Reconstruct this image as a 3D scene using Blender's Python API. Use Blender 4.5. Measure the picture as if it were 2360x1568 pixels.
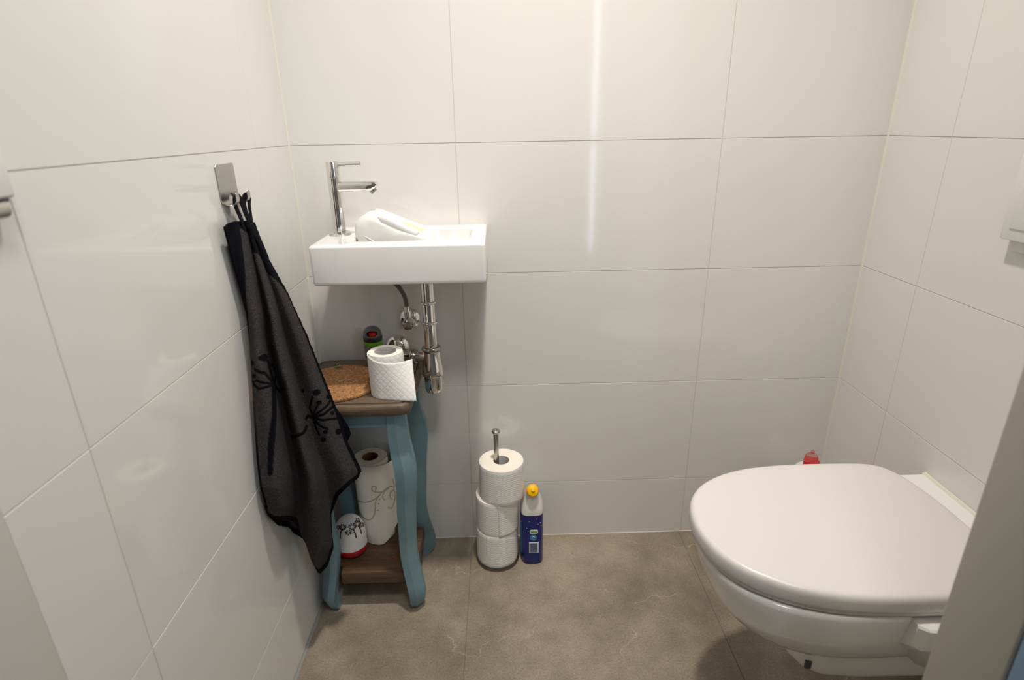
import bpy, bmesh, math, random
from math import sin, cos, pi, sqrt, atan2, radians
from mathutils import Vector, Matrix, noise
random.seed(4)
S = bpy.context.scene
COL = S.collection
for o in list(bpy.data.objects): bpy.data.objects.remove(o)

# ------------------------------------------------------------------ camera, light, exposure
CAM = Vector((.4679, -1.3544, 1.114)); FPX = 1316.05; PW, PH = 2360, 1568
CR = Vector((0.99962776, -0.02255015, -0.01535667)).normalized()
CF = Vector((0.01573119, 0.93629204, -0.35086999)).normalized()
CU = CR.cross(CF).normalized()
cam = bpy.data.cameras.new('camera'); co = bpy.data.objects.new('camera', cam); COL.objects.link(co)
cam.sensor_width = 36; cam.lens = FPX / PW * 36; cam.clip_start = .02
co.matrix_world = Matrix(((CR.x, CU.x, -CF.x, CAM.x), (CR.y, CU.y, -CF.y, CAM.y), (CR.z, CU.z, -CF.z, CAM.z), (0, 0, 0, 1)))
cam.dof.use_dof = True; cam.dof.focus_distance = 1.32; cam.dof.aperture_fstop = 4.5
S.camera = co
S.view_settings.view_transform = 'Standard'; S.view_settings.look = 'None'
S.view_settings.exposure = 0.08; S.view_settings.gamma = 1; S.view_settings.use_curve_mapping = False
W = bpy.data.worlds.new('sky'); S.world = W; W.use_nodes = True
bgn = W.node_tree.nodes['Background']; bgn.inputs[0].default_value = (.62, .76, 1, 1); bgn.inputs[1].default_value = 8.0

def area(name, loc, target, size, power, color, size_y=None, spread=None):
    l = bpy.data.lights.new(name, 'AREA'); l.energy = power; l.color = color; l.size = size
    if size_y: l.shape = 'RECTANGLE'; l.size_y = size_y
    else: l.shape = 'DISK'
    if spread: l.spread = radians(spread)
    o = bpy.data.objects.new(name, l); COL.objects.link(o); o.location = loc
    o.rotation_euler = (Vector(target) - Vector(loc)).to_track_quat('-Z', 'Y').to_euler(); return o
area('toilet_ceiling_lamp_light', (.56, -.50, 2.43), (.64, -.12, .4), .10, 9.0, (1, .915, .815), spread=105)
area('hall_front_fill_light', (.62, -1.40, 2.42), (.55, -.2, .7), .32, 14, (1, .965, .91))  # added fill from the hall side, no lamp fitting behind it
area('hall_cool_fill_light', (1.26, -1.715, 1.35), (.1, -.35, .8), .34, 4.5, (.74, .87, 1), .9)  # added cool fill, kept out of the back wall's reflections

# design helper: where a point seen at photo pixel (x,y) lies on the plane axis=v
def at(x, y, ax, v):
    d = CF + CR * ((x - PW / 2) / FPX) - CU * ((y - PH / 2) / FPX); i = 'xyz'.index(ax)
    return CAM + d * ((v - CAM[i]) / d[i])
def px(p):
    d = Vector(p) - CAM; w = d.dot(CF); return (PW / 2 + FPX * d.dot(CR) / w, PH / 2 - FPX * d.dot(CU) / w)

# ------------------------------------------------------------------ materials
def srgb(r, g, b):
    f = lambda c: (c / 255 / 12.92) if c / 255 <= .04045 else ((c / 255 + .055) / 1.055) ** 2.4
    return (f(r), f(g), f(b), 1)
class Mat:
    def __init__(s, name, col=(.8, .8, .8, 1), rough=.5, metal=0, **kw):
        s.m = bpy.data.materials.new(name); s.m.use_nodes = True; s.t = s.m.node_tree; s.n = s.t.nodes; s.l = s.t.links
        s.b = s.n['Principled BSDF']; s.b.inputs['Base Color'].default_value = col
        s.b.inputs['Roughness'].default_value = rough; s.b.inputs['Metallic'].default_value = metal
        for k, v in kw.items(): s.b.inputs[k.replace('_', ' ')].default_value = v
    def node(s, t, **kw):
        n = s.n.new(t)
        for k, v in kw.items():
            if k in n.inputs.keys(): n.inputs[k].default_value = v
            else: setattr(n, k, v)
        return n
    def link(s, a, b): s.l.new(a, b)
    def coords(s, kind='Object'): return s.node('ShaderNodeTexCoord').outputs[kind]
    def noise(s, vec, scale, detail=3, rough=.55):
        n = s.node('ShaderNodeTexNoise'); n.inputs['Scale'].default_value = scale; n.inputs['Detail'].default_value = detail
        n.inputs['Roughness'].default_value = rough
        if vec is not None: s.link(vec, n.inputs['Vector'])
        return n.outputs['Fac']
    def ramp(s, fac, stops):
        r = s.node('ShaderNodeValToRGB'); e = r.color_ramp.elements
        while len(e) < len(stops): e.new(.5)
        for k, (p, c) in enumerate(stops): e[k].position = p; e[k].color = c if len(c) == 4 else (*c, 1)
        s.link(fac, r.inputs[0]); return r.outputs[0]
    def mix(s, fac, a, b, blend='MIX'):
        m = s.node('ShaderNodeMix', data_type='RGBA', blend_type=blend)
        for v, i in ((fac, 0), (a, 6), (b, 7)):
            if hasattr(v, 'is_output') or isinstance(v, bpy.types.NodeSocket): s.link(v, m.inputs[i])
            else: m.inputs[i].default_value = v
        return m.outputs[2]
    def math(s, op, a, b=0.):
        m = s.node('ShaderNodeMath', operation=op)
        for v, i in ((a, 0), (b, 1)):
            if isinstance(v, bpy.types.NodeSocket): s.link(v, m.inputs[i])
            else: m.inputs[i].default_value = v
        return m.outputs[0]
    def bump(s, h, strength=.3, dist=.001):
        b = s.node('ShaderNodeBump'); b.inputs['Strength'].default_value = strength; b.inputs['Distance'].default_value = dist
        s.link(h, b.inputs['Height']); s.link(b.outputs[0], s.b.inputs['Normal']); return b
    def base(s, c): s.link(c, s.b.inputs['Base Color'])
    def sep(s, v):
        n = s.node('ShaderNodeSeparateXYZ'); s.link(v, n.inputs[0]); return n.outputs
    def mapping(s, v, scale=(1, 1, 1), rot=(0, 0, 0)):
        n = s.node('ShaderNodeMapping'); n.inputs['Scale'].default_value = scale; n.inputs['Rotation'].default_value = rot
        s.link(v, n.inputs[0]); return n.outputs[0]
M = {}
m = Mat('glossy white wall tile', (.80, .775, .735, 1), .07); c = m.coords()
m.b.inputs['IOR'].default_value = 1.5
m.base(m.ramp(m.noise(c, 2.2, 2), [(.3, (.745, .735, .715)), (.7, (.765, .755, .735))]))
m.bump(m.math('ADD', m.noise(c, 5, 1), m.math('MULTIPLY', m.noise(c, 60, 2), .03)), .05, .003); M['tile'] = m
M['grout'] = Mat('warm grey grout', (.63, .60, .53, 1), .9)
M['sealant'] = Mat('yellowed silicone sealant', (.75, .735, .64, 1), .45)
M['grey_sealant'] = Mat('grey silicone sealant', (.30, .31, .30, 1), .5)
M['paint'] = Mat('matte off white wall paint', (.68, .67, .65, 1), .8)
m = Mat('grey white painted frame', (.68, .67, .63, 1), .45); m.bump(m.noise(m.coords(), 180, 2), .08, .001); M['frame'] = m
M['shaded_frame'] = Mat('frame paint darkened for shade', (.46, .44, .39, 1), .5)  # same frame paint, darkened to carry the right jamb's shade
M['daylit_frame'] = Mat('frame paint tinted by daylight', (.20, .31, .46, 1), .5)  # bluish daylight on the jamb edge put into its colour
# floor: large concrete look tiles
m = Mat('concrete look floor tile', (.3, .28, .25, 1), .42); c = m.coords()
n1 = m.noise(c, 2.3, 5, .6); n2 = m.noise(c, 11, 6, .65); n3 = m.noise(c, 260, 3, .7)
colr = m.ramp(m.math('ADD', m.math('MULTIPLY', n1, .62), m.math('MULTIPLY', n2, .38)), [(.36, srgb(117, 107, 94)), (.5, srgb(142, 131, 116)), (.63, srgb(165, 154, 138))])
colr = m.mix(.34, colr, m.ramp(n3, [(.35, (.08, .075, .07)), (.65, (.62, .59, .52))]), 'OVERLAY')
# pale hairline veins, in patches
wv = m.node('ShaderNodeVectorMath', operation='ADD'); nz = m.node('ShaderNodeTexNoise'); nz.inputs['Scale'].default_value = 9; nz.inputs['Detail'].default_value = 6
m.link(c, nz.inputs['Vector']); sc = m.node('ShaderNodeVectorMath', operation='SCALE'); sc.inputs[3].default_value = .22
m.link(nz.outputs['Color'], sc.inputs[0]); m.link(c, wv.inputs[0]); m.link(sc.outputs[0], wv.inputs[1])
vo = m.node('ShaderNodeTexVoronoi', feature='DISTANCE_TO_EDGE'); vo.inputs['Scale'].default_value = 4.2; m.link(wv.outputs[0], vo.inputs['Vector'])
line = m.ramp(vo.outputs['Distance'], [(0, (1, 1, 1)), (.008, (0, 0, 0))])
patch = m.ramp(m.noise(c, 3.4, 2), [(.52, (0, 0, 0)), (.6, (1, 1, 1))])
vf = m.math('MULTIPLY', m.math('MULTIPLY', line, patch), .5)
colr = m.mix(vf, colr, srgb(205, 192, 166))
speck = m.node('ShaderNodeTexVoronoi'); speck.inputs['Scale'].default_value = 28; m.link(c, speck.inputs['Vector'])
sp = m.math('MULTIPLY', m.ramp(speck.outputs['Distance'], [(.035, (1, 1, 1)), (.05, (0, 0, 0))]), m.ramp(m.noise(c, 13, 0), [(.62, (0, 0, 0)), (.63, (1, 1, 1))]))
colr = m.mix(m.math('MULTIPLY', sp, .8), colr, srgb(50, 35, 25))
m.base(colr); m.bump(m.math('ADD', n3, m.math('MULTIPLY', n2, .5)), .12, .0008); M['floor'] = m
M['floor_joint'] = Mat('dark grey floor grout', (.17, .16, .15, 1), .9)
m = Mat('glazed white ceramic', (.86, .86, .85, 1), .07, Coat_Weight=.4, Coat_Roughness=.04); M['ceramic'] = m
m = Mat('satin white plastic lid', (.67, .65, .635, 1), .30); m.bump(m.noise(m.coords(), 300, 2), .05, .0005); M['lid'] = m
M['white_plastic'] = Mat('white plastic', (.74, .74, .725, 1), .28)
m = Mat('chrome', (.78, .77, .75, 1), .06, 1); m.bump(m.noise(m.coords(), 40, 2), .03, .001); M['chrome'] = m
M['dark_chrome'] = Mat('dull chrome', (.42, .39, .36, 1), .16, 1)
m = Mat('brushed steel', (.50, .48, .45, 1), .30, 1)
m.bump(m.noise(m.mapping(m.coords(), (1, 6, 260)), 8, 3), .10, .0005); M['steel'] = m
M['dark_steel'] = Mat('dark brushed steel', (.20, .19, .19, 1), .32, 1)
m = Mat('braided steel hose', (.38, .35, .32, 1), .3, 1); u = m.sep(m.coords('UV'))
w = m.math('MULTIPLY', m.math('SINE', m.math('ADD', m.math('MULTIPLY', u[0], 60), m.math('MULTIPLY', u[1], 1500))), m.math('SINE', m.math('SUBTRACT', m.math('MULTIPLY', u[0], 60), m.math('MULTIPLY', u[1], 1500))))
m.bump(w, .9, .001); m.base(m.ramp(w, [(0, (.10, .09, .085)), (.6, (.55, .52, .48))])); M['hose'] = m
# terry towel: motif attribute mixes in the flat navy weave
m = Mat('charcoal terry cloth', (.05, .05, .05, 1), .95, Specular_IOR_Level=.08); c = m.coords()
att = m.node('ShaderNodeAttribute', attribute_name='motif')
f1 = m.noise(m.mapping(c, (1, 1, .55)), 1300, 2, .6); f2 = m.noise(c, 520, 2)
terry = m.ramp(m.math('ADD', m.math('MULTIPLY', f1, .6), m.math('MULTIPLY', f2, .4)), [(.36, srgb(50, 48, 49)), (.5, srgb(78, 75, 75)), (.66, srgb(110, 105, 104))])
m.base(m.mix(att.outputs['Fac'], terry, srgb(14, 14, 21)))
m.bump(m.math('MULTIPLY', m.math('ADD', f1, f2), m.math('SUBTRACT', 1.15, att.outputs['Fac'])), 1.0, .004); M['towel'] = m
M['hem'] = Mat('navy black woven hem', srgb(12, 13, 19), .9, Specular_IOR_Level=.15); M['hem'].bump(M['hem'].noise(M['hem'].coords(), 900, 2), .4, .001)
def wood(name, dark, mid, light, axis):
    m = Mat(name, mid, .5); sc = [42, 42, 42]; sc[axis] = 3.2
    v = m.mapping(m.coords(), tuple(sc)); n = m.noise(v, 1.6, 6, .62); f = m.noise(m.mapping(m.coords(), tuple(x * 5 for x in sc)), 1.5, 3)
    m.base(m.mix(.35, m.ramp(n, [(.33, dark), (.5, mid), (.68, light)]), m.ramp(f, [(.35, dark), (.6, light)])))
    m.bump(f, .15, .0006); return m
M['wood'] = wood('brown stained stool wood', srgb(66, 54, 42), srgb(92, 76, 60), srgb(110, 92, 73), 0)
M['wood_edge'] = wood('brown stained shelf wood', srgb(66, 48, 35), srgb(88, 65, 47), srgb(106, 80, 59), 0)
m = Mat('dusty blue chalk paint', srgb(110, 138, 147), .55); c = m.coords()
m.base(m.ramp(m.noise(c, 14, 4), [(.35, srgb(104, 133, 143)), (.65, srgb(115, 143, 152))])); m.bump(m.noise(m.mapping(c, (60, 60, 6)), 3, 3), .1, .0006); M['blue'] = m
m = Mat('granulated cork', srgb(170, 120, 70), .85); c = m.coords()
v1 = m.node('ShaderNodeTexVoronoi'); v1.inputs['Scale'].default_value = 330; m.link(c, v1.inputs['Vector'])
g = m.sep(v1.outputs['Color'])[0]
cc = m.ramp(g, [(0, srgb(92, 60, 34)), (.25, srgb(132, 89, 50)), (.6, srgb(156, 109, 64)), (.86, srgb(174, 128, 82)), (1, srgb(214, 180, 134))])
cc = m.mix(.55, cc, m.ramp(m.noise(c, 170, 3), [(.35, srgb(120, 76, 40)), (.65, srgb(180, 132, 82))])); m.base(cc)
m.bump(g, .5, .0012); M['cork'] = m
def paper(name, kind, col=(.86, .85, .83, 1)):
    m = Mat(name, col, .92); m.b.inputs['Subsurface Weight'].default_value = 0
    u = m.sep(m.coords('UV'))
    if kind == 'diamond':
        k = 2 * pi / .0098
        a = m.math('MULTIPLY', m.math('ADD', u[0], u[1]), k * .7071); b = m.math('MULTIPLY', m.math('SUBTRACT', u[0], u[1]), k * .7071)
        ga = m.math('POWER', m.math('ABSOLUTE', m.math('SINE', m.math('MULTIPLY', a, .5))), .35)
        gb = m.math('POWER', m.math('ABSOLUTE', m.math('SINE', m.math('MULTIPLY', b, .5))), .35)
        h = m.math('MINIMUM', ga, gb); m.bump(m.math('ADD', h, m.math('MULTIPLY', m.noise(m.coords(), 700, 2), .15)), .5, .0009)
        m.base(m.mix(m.ramp(h, [(.25, (1, 1, 1)), (.7, (0, 0, 0))]), col, (.80, .78, .75, 1)))
    elif kind == 'wavy':
        a = m.math('SINE', m.math('ADD', m.math('MULTIPLY', u[1], 2 * pi / .006), m.math('MULTIPLY', m.math('SINE', m.math('MULTIPLY', u[0], 2 * pi / .009)), 1.4)))
        m.bump(m.math('ADD', m.math('MULTIPLY', a, m.noise(m.coords(), 120, 2)), m.math('MULTIPLY', m.noise(m.coords(), 400, 2), 1.5)), .33, .0006)
    elif kind == 'kitchen':
        att = m.node('ShaderNodeAttribute', attribute_name='motif'); at2 = m.node('ShaderNodeAttribute', attribute_name='dots')
        m.base(m.mix(at2.outputs['Fac'], m.mix(att.outputs['Fac'], col, srgb(176, 162, 128)), srgb(40, 130, 180)))
        m.bump(m.math('ADD', m.noise(m.coords(), 420, 2), m.math('MULTIPLY', m.noise(m.coords(), 90, 2), .8)), .45, .0012)
    else: m.bump(m.noise(m.coords(), 600, 2), .3, .0006)
    return m
M['paper_diamond'] = paper('quilted diamond tissue', 'diamond'); M['paper_wavy'] = paper('embossed white tissue', 'wavy')
M['paper_kitchen'] = paper('printed kitchen paper', 'kitchen', (.86, .85, .80, 1))
m = Mat('rolled paper edge', (.88, .83, .74, 1), .95); M['paper_edge'] = m
M['grey_core'] = Mat('grey cardboard', (.66, .64, .61, 1), .9); M['brown_core'] = Mat('brown cardboard', srgb(128, 92, 66), .9)
m = Mat('pierced white shell', (.84, .84, .85, 1), .35); a = m.node('ShaderNodeAttribute', attribute_name='motif')
m.base(m.mix(a.outputs['Fac'], (.82, .81, .82, 1), srgb(70, 36, 44))); M['shell'] = m
M['red'] = Mat('translucent red plastic', (.55, .012, .02, 1), .15, Coat_Weight=.5)
M['redcap'] = Mat('glossy red plastic', (.62, .015, .012, 1), .2)
m = Mat('clear pink plastic', (.95, .52, .52, 1), .15); m.b.inputs['Transmission Weight'].default_value = .9; m.b.inputs['IOR'].default_value = 1.15; M['pinkclear'] = m
M['yellow'] = Mat('yellow plastic cap', srgb(250, 190, 0), .35)
M['yellow_nub'] = Mat('bright yellow plastic nub', srgb(255, 212, 30), .3)
m = Mat('cloudy white bottle plastic', (.78, .77, .70, 1), .3); M['bottle'] = m
M['blue_label'] = Mat('royal blue label', srgb(18, 30, 112), .3)
M['white_print'] = Mat('white print', (.8, .8, .8, 1), .4); M['dark_print'] = Mat('dark print', (.03, .03, .08, 1), .4)
M['cyan_print'] = Mat('bright blue print', srgb(42, 130, 190), .4); M['green_print'] = Mat('green print', srgb(90, 165, 80), .4)
M['grey_print'] = Mat('grey print', srgb(110, 120, 150), .4)
M['black_plastic'] = Mat('black plastic', (.018, .018, .02, 1), .3); M['grey_plastic'] = Mat('dark grey plastic', (.11, .115, .125, 1), .35)
M['lime'] = Mat('lime green band', srgb(95, 160, 30), .35)
m = Mat('printed grey can wrapper', (.3, .27, .25, 1), .35); u = m.sep(m.coords())
m.base(m.ramp(m.math('MULTIPLY', m.noise(m.mapping(m.coords(), (60, 60, 500)), 2, 1), 1), [(.44, (.05, .05, .05)), (.5, (.30, .27, .25)), (.62, (.5, .47, .44))])); M['can'] = m
M['leaf'] = Mat('green foil', srgb(70, 120, 35), .25); M['foil'] = Mat('crinkled silver foil', (.7, .72, .68, 1), .2, 1)
M['smear'] = Mat('yellow residue', srgb(238, 222, 160), .5); M['label_print'] = Mat('worn white label', (.86, .86, .84, 1), .4)
M['brown_bit'] = Mat('tan cardboard bit', srgb(200, 160, 130), .8)
M['dark_gap'] = Mat('dark fill for shaded gaps', (.09, .09, .09, 1), .6)  # near-black colour stands in for shade inside gaps, slots and holes
M['hallwall'] = Mat('hall wall paint', (.30, .30, .29, 1), .85)
m = Mat('window glass', (1, 1, 1, 1), 0); m.b.inputs['Transmission Weight'].default_value = 1; m.b.inputs['IOR'].default_value = 1.02; M['glass'] = m

# ------------------------------------------------------------------ mesh helpers
def sharpen(me, ang):
    bm = bmesh.new(); bm.from_mesh(me); bmesh.ops.recalc_face_normals(bm, faces=bm.faces)
    for f in bm.faces: f.smooth = True
    for e in bm.edges:
        if len(e.link_faces) == 2 and e.calc_face_angle(0) > ang: e.smooth = False
    bm.to_mesh(me); bm.free()
def obj(name, V, F, mats, parent=None, ang=35, uv=None, mi=None, recalc=True):
    me = bpy.data.meshes.new(name); me.from_pydata([tuple(v) for v in V], [], F)
    mats = mats if isinstance(mats, (list, tuple)) else [mats]
    for k in mats: me.materials.append(M[k].m)
    if mi:
        for p, k in zip(me.polygons, mi): p.material_index = k
    if uv:
        L = me.uv_layers.new(name='UV')
        for lp in me.loops: L.data[lp.index].uv = uv[lp.vertex_index]
    if recalc: sharpen(me, radians(ang))
    else:
        for p in me.polygons: p.use_smooth = True
    o = bpy.data.objects.new(name, me); COL.objects.link(o)
    if parent: o.parent = parent; o.matrix_parent_inverse = Matrix.Translation(-parent.location)
    return o
def thing(name, label, cat, loc=(0, 0, 0), group=None):
    o = bpy.data.objects.new(name, None); COL.objects.link(o); o.empty_display_size = .03; o.location = loc
    return tag(o, label, cat, group)
def tag(o, label, cat, group=None):
    o['label'] = label; o['category'] = cat
    if group: o['group'] = group
    return o
def struct(o): o['kind'] = 'structure'; return o
class G:  # geometry collector
    def __init__(s): s.V = []; s.F = []; s.mi = []; s.uv = []
    def add(s, V, F, mi=0, uv=None):
        k = len(s.V); s.V += [Vector(v) for v in V]; s.F += [tuple(i + k for i in f) for f in F]; s.mi += [mi] * len(F)
        s.uv += uv if uv else [(0, 0)] * len(V); return s
    def obj(s, name, mats, parent=None, ang=35, **k): return obj(name, s.V, s.F, mats, parent, ang, uv=s.uv, mi=s.mi, **k)
def box(x0, x1, y0, y1, z0, z1, bev=0, seg=2):
    bm = bmesh.new(); bmesh.ops.create_cube(bm, size=1)
    for v in bm.verts: v.co = Vector((x0 + (v.co.x + .5) * (x1 - x0), y0 + (v.co.y + .5) * (y1 - y0), z0 + (v.co.z + .5) * (z1 - z0)))
    if bev: bmesh.ops.bevel(bm, geom=bm.edges[:], offset=bev, segments=seg, profile=.5, affect='EDGES')
    bm.verts.index_update(); V = [v.co.copy() for v in bm.verts]; F = [[v.index for v in f.verts] for f in bm.faces]; bm.free(); return V, F
def loft(loops, cap0=True, cap1=True, closed=True):
    V = []; F = []; n = len(loops[0])
    for L in loops: V += [Vector(p) for p in L]
    for i in range(len(loops) - 1):
        for j in range(n if closed else n - 1):
            a = i * n + j; b = i * n + (j + 1) % n; F.append((a, b, b + n, a + n))
    if cap0: F.append(tuple(range(n - 1, -1, -1)))
    if cap1: F.append(tuple((len(loops) - 1) * n + j for j in range(n)))
    return V, F
def frame_axes(d):
    d = Vector(d).normalized(); a = Vector((0, 0, 1)) if abs(d.z) < .9 else Vector((1, 0, 0))
    x = a.cross(d).normalized(); return x, d.cross(x).normalized(), d
def lathe(prof, c=(0, 0, 0), axis=(0, 0, 1), seg=48, cap0=True, cap1=True):
    x, y, d = frame_axes(axis); c = Vector(c)
    loops = [[c + d * z + (x * cos(2 * pi * k / seg) + y * sin(2 * pi * k / seg)) * max(r, 1e-5) for k in range(seg)] for r, z in prof]
    return loft(loops, cap0, cap1)
def catmull(P, n=8):
    P = [Vector(p) for p in P]; Q = [P[0] * 2 - P[1]] + P + [P[-1] * 2 - P[-2]]; out = []
    for i in range(1, len(Q) - 2):
        for k in range(n):
            t = k / n; a, b, c, d = Q[i - 1:i + 3]
            out.append(.5 * (2 * b + (c - a) * t + (2 * a - 5 * b + 4 * c - d) * t * t + (3 * b - a - 3 * c + d) * t ** 3))
    return out + [P[-1]]
def tube(P, r, seg=16, flat=1.0, side=None):
    P = [Vector(p) for p in P]; n = len(P); R = r if isinstance(r, (list, tuple)) else [r] * n
    loops = []; uv = []; prev = None; L = 0
    for i, p in enumerate(P):
        t = (P[min(i + 1, n - 1)] - P[max(i - 1, 0)]).normalized()
        if prev is None: x = (side.cross(t) if side else frame_axes(t)[0]).normalized()
        else: x = (prev - t * prev.dot(t)).normalized()
        prev = x; y = t.cross(x)
        if i: L += (p - P[i - 1]).length
        loops.append([p + x * cos(2 * pi * k / seg) * R[i] + y * sin(2 * pi * k / seg) * R[i] * flat for k in range(seg)])
        uv += [(k / seg, L) for k in range(seg)]
    V, F = loft(loops); return V, F, uv
def rrect(cx, cy, hx, hy, r, z, n=6):
    out = []
    for qx, qy, a0 in ((1, 1, 0), (-1, 1, 90), (-1, -1, 180), (1, -1, 270)):
        for k in range(n + 1):
            a = radians(a0 + 90 * k / n); out.append(Vector((cx + qx * (hx - r) + r * cos(a), cy + qy * (hy - r) + r * sin(a), z)))
    return out
def prism(poly, z0, z1): # poly list of (x,y)
    return loft([[(x, y, z0) for x, y in poly], [(x, y, z1) for x, y in poly]])
def smooth(t): t = max(0, min(1, t)); return t * t * (3 - 2 * t)
def interp(T, x):
    if x <= T[0][0]: return T[0][1]
    for (a, b), (c, d) in zip(T, T[1:]):
        if x <= c: return b + (d - b) * (x - a) / (c - a)
    return T[-1][1]
def segd(p, a, b):
    ax, ay = a; bx, by = b; dx, dy = bx - ax, by - ay; L = dx * dx + dy * dy
    t = 0 if L == 0 else max(0, min(1, ((p[0] - ax) * dx + (p[1] - ay) * dy) / L))
    return math.hypot(p[0] - ax - dx * t, p[1] - ay - dy * t)
def poly_d(p, P): return min(segd(p, a, b) for a, b in zip(P, P[1:]))
def attr(o, name, vals):
    a = o.data.attributes.new(name, 'FLOAT', 'POINT'); a.data.foreach_set('value', [float(v) for v in vals])

# ------------------------------------------------------------------ the setting
RW = 1.351; DEP = .905; CEIL = 2.45
rows = [0, .1808, .4808, .7808, 1.0808, 1.3808, 1.6808, 1.9808, 2.2808, CEIL]
def tiled(name, vx, f, length, off=1):
    """tile slabs over a grout bed; f(u, z, depth) places a point, u runs along the wall"""
    g = G(); gap = .0006; ch = .0005
    for zi in range(len(rows) - 1):
        for u0, u1 in zip(vx, vx[1:]):
            a0, a1, b0, b1 = u0 + gap, u1 - gap, rows[zi] + gap, rows[zi + 1] - gap
            jit = random.uniform(-.00018, .00018)
            o = [(a0, b0, .0012), (a1, b0, .0012), (a1, b1, .0012), (a0, b1, .0012)]
            i = [(a0 + ch, b0 + ch, jit), (a1 - ch, b0 + ch, jit), (a1 - ch, b1 - ch, jit), (a0 + ch, b1 - ch, jit)]
            g.add([f(*p) for p in o + i], [(4, 5, 6, 7), (0, 1, 5, 4), (1, 2, 6, 5), (2, 3, 7, 6), (3, 0, 4, 7)], 0)
    B = [f(u, z, d) for d in (.0010, .06) for u, z in ((0, 0), (length, 0), (length, CEIL), (0, CEIL))]
    g.add(B, [(0, 1, 2, 3), (7, 6, 5, 4), (0, 4, 5, 1), (1, 5, 6, 2), (2, 6, 7, 3), (3, 7, 4, 0)], 1)
    return struct(g.obj(name, ['tile', 'grout'], ang=20))
tiled('wall_back', [0, .3713, .9728, RW], lambda u, z, d: (u, d, z), RW)
tiled('wall_left', [0, .185, .785, DEP], lambda u, z, d: (-d, -u, z), DEP)
tiled('wall_right', [0, .194, .794, DEP], lambda u, z, d: (RW + d, -u, z), DEP)
HB = -1.75   # hall back wall
# front wall with doorway
JR = .9210
g = G()
for b in ((JR + .05, RW + .06, -1.0, -DEP - .0005, 0, CEIL), (-.12, JR + .05, -1.0, -DEP - .0005, 2.16, CEIL)): g.add(*box(*b))
struct(g.obj('wall_front', 'paint'))
# floor
g = G(); xs = [-1.5, -.834, -.2337, .3665, .9667, 1.567, 2.2]; ys = [HB - .1, -1.20, -.60, .0]
g.add(*box(-1.5, 2.2, HB - .1, .06, -.06, -.0012), 1)
for x0, x1 in zip(xs, xs[1:]):
    for y0, y1 in zip(ys, ys[1:]):
        if True:
            V, F = box(x0 + .0007, x1 - .0007, y0 + .0007, y1 - .0007, -.02, 0, .0004, 1)
            g.add(V, F, 0)
fl = struct(g.obj('floor', ['floor', 'floor_joint'], ang=20))
struct(G().add(*box(-1.5, 2.2, HB - .1, .06, CEIL, CEIL + .05)).obj('ceiling', 'paint'))
# corner sealant and floor sealant
def strip(name, P, mat): return struct(G().add(*loft(P)).obj(name, mat))
def corner(x, y, sx, sy, z0, z1, w=.0036):
    return [[(x, y, z), (x + sx * w, y, z), (x + sx * w * .35, y + sy * w * .35, z), (x, y + sy * w, z)] for z in (z0, z1)]
strip('trim_1', corner(0, 0, 1, -1, 0, CEIL), 'sealant'); strip('trim_2', corner(RW, 0, -1, -1, 0, CEIL), 'sealant')
def ground(pa, pb, n, w, h): # along floor line pa->pb, n inward
    n = Vector(n); return [[Vector(p) + n * a + Vector((0, 0, b)) for a, b in ((0, 0), (w, 0), (w * .35, h * .35), (0, h))] for p in (pa, pb)]
strip('trim_3', ground((0, -.0, 0), (0, -DEP, 0), (1, 0, 0), .005, .006), 'grey_sealant')
strip('trim_4', ground((.0, 0, 0), (RW, 0, 0), (0, -1, 0), .0018, .0018), 'grout')
# door frame
g = G(); g.add(*box(-.11, .0015, -1.0, -DEP, 0, 2.13, .002)); g.add(*box(-.11, .0035, -1.06, -.985, 0, 2.16, .003)); struct(g.obj('trim_5', 'frame'))
g = G(); g.add(*box(JR, JR + .06, -.9805, -DEP, 0, 2.13, .003)); struct(g.obj('trim_6', 'shaded_frame'))
struct(G().add(*box(JR + .001, JR + .075, -1.035, -.981, 0, 2.16, .006, 3)).obj('trim_7', 'daylit_frame'))
struct(G().add(*box(.0, JR, -1.0, -DEP, 2.10, 2.16, .003)).obj('trim_8', 'frame'))
# hall around the camera, with a narrow daylight window
g = G(); wx0, wx1, wz0, wz1 = .945, .985, .45, 1.75
for b in ((-1.5, wx0, HB - .1, HB, 0, CEIL), (wx1, 2.2, HB - .1, HB, 0, CEIL), (wx0, wx1, HB - .1, HB, 0, wz0), (wx0, wx1, HB - .1, HB, wz1, CEIL)): g.add(*box(*b))
struct(g.obj('wall_hall_back', 'hallwall'))
struct(G().add(*box(-1.56, -1.5, HB - .1, .06, 0, CEIL)).obj('wall_hall_left', 'hallwall'))
struct(G().add(*box(2.2, 2.26, HB - .1, .06, 0, CEIL)).obj('wall_hall_right', 'hallwall'))
struct(G().add(*box(-1.5, -.12, -1.0, -.93, 0, CEIL)).obj('wall_hall_front_left', 'hallwall'))
struct(G().add(*box(RW + .06, 2.2, -1.0, -.93, 0, CEIL)).obj('wall_hall_front_right', 'hallwall'))
wf = G()
for b in ((wx0, wx0 + .006, HB - .06, HB - .03, wz0, wz1), (wx1 - .006, wx1, HB - .06, HB - .03, wz0, wz1), (wx0, wx1, HB - .06, HB - .03, 1.02, 1.06)): wf.add(*box(*b))
w1 = struct(wf.obj('window_1', 'frame'))
G().add(*box(wx0 + .006, wx1 - .006, HB - .048, HB - .044, wz0, wz1)).obj('pane', 'glass', w1)

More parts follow.
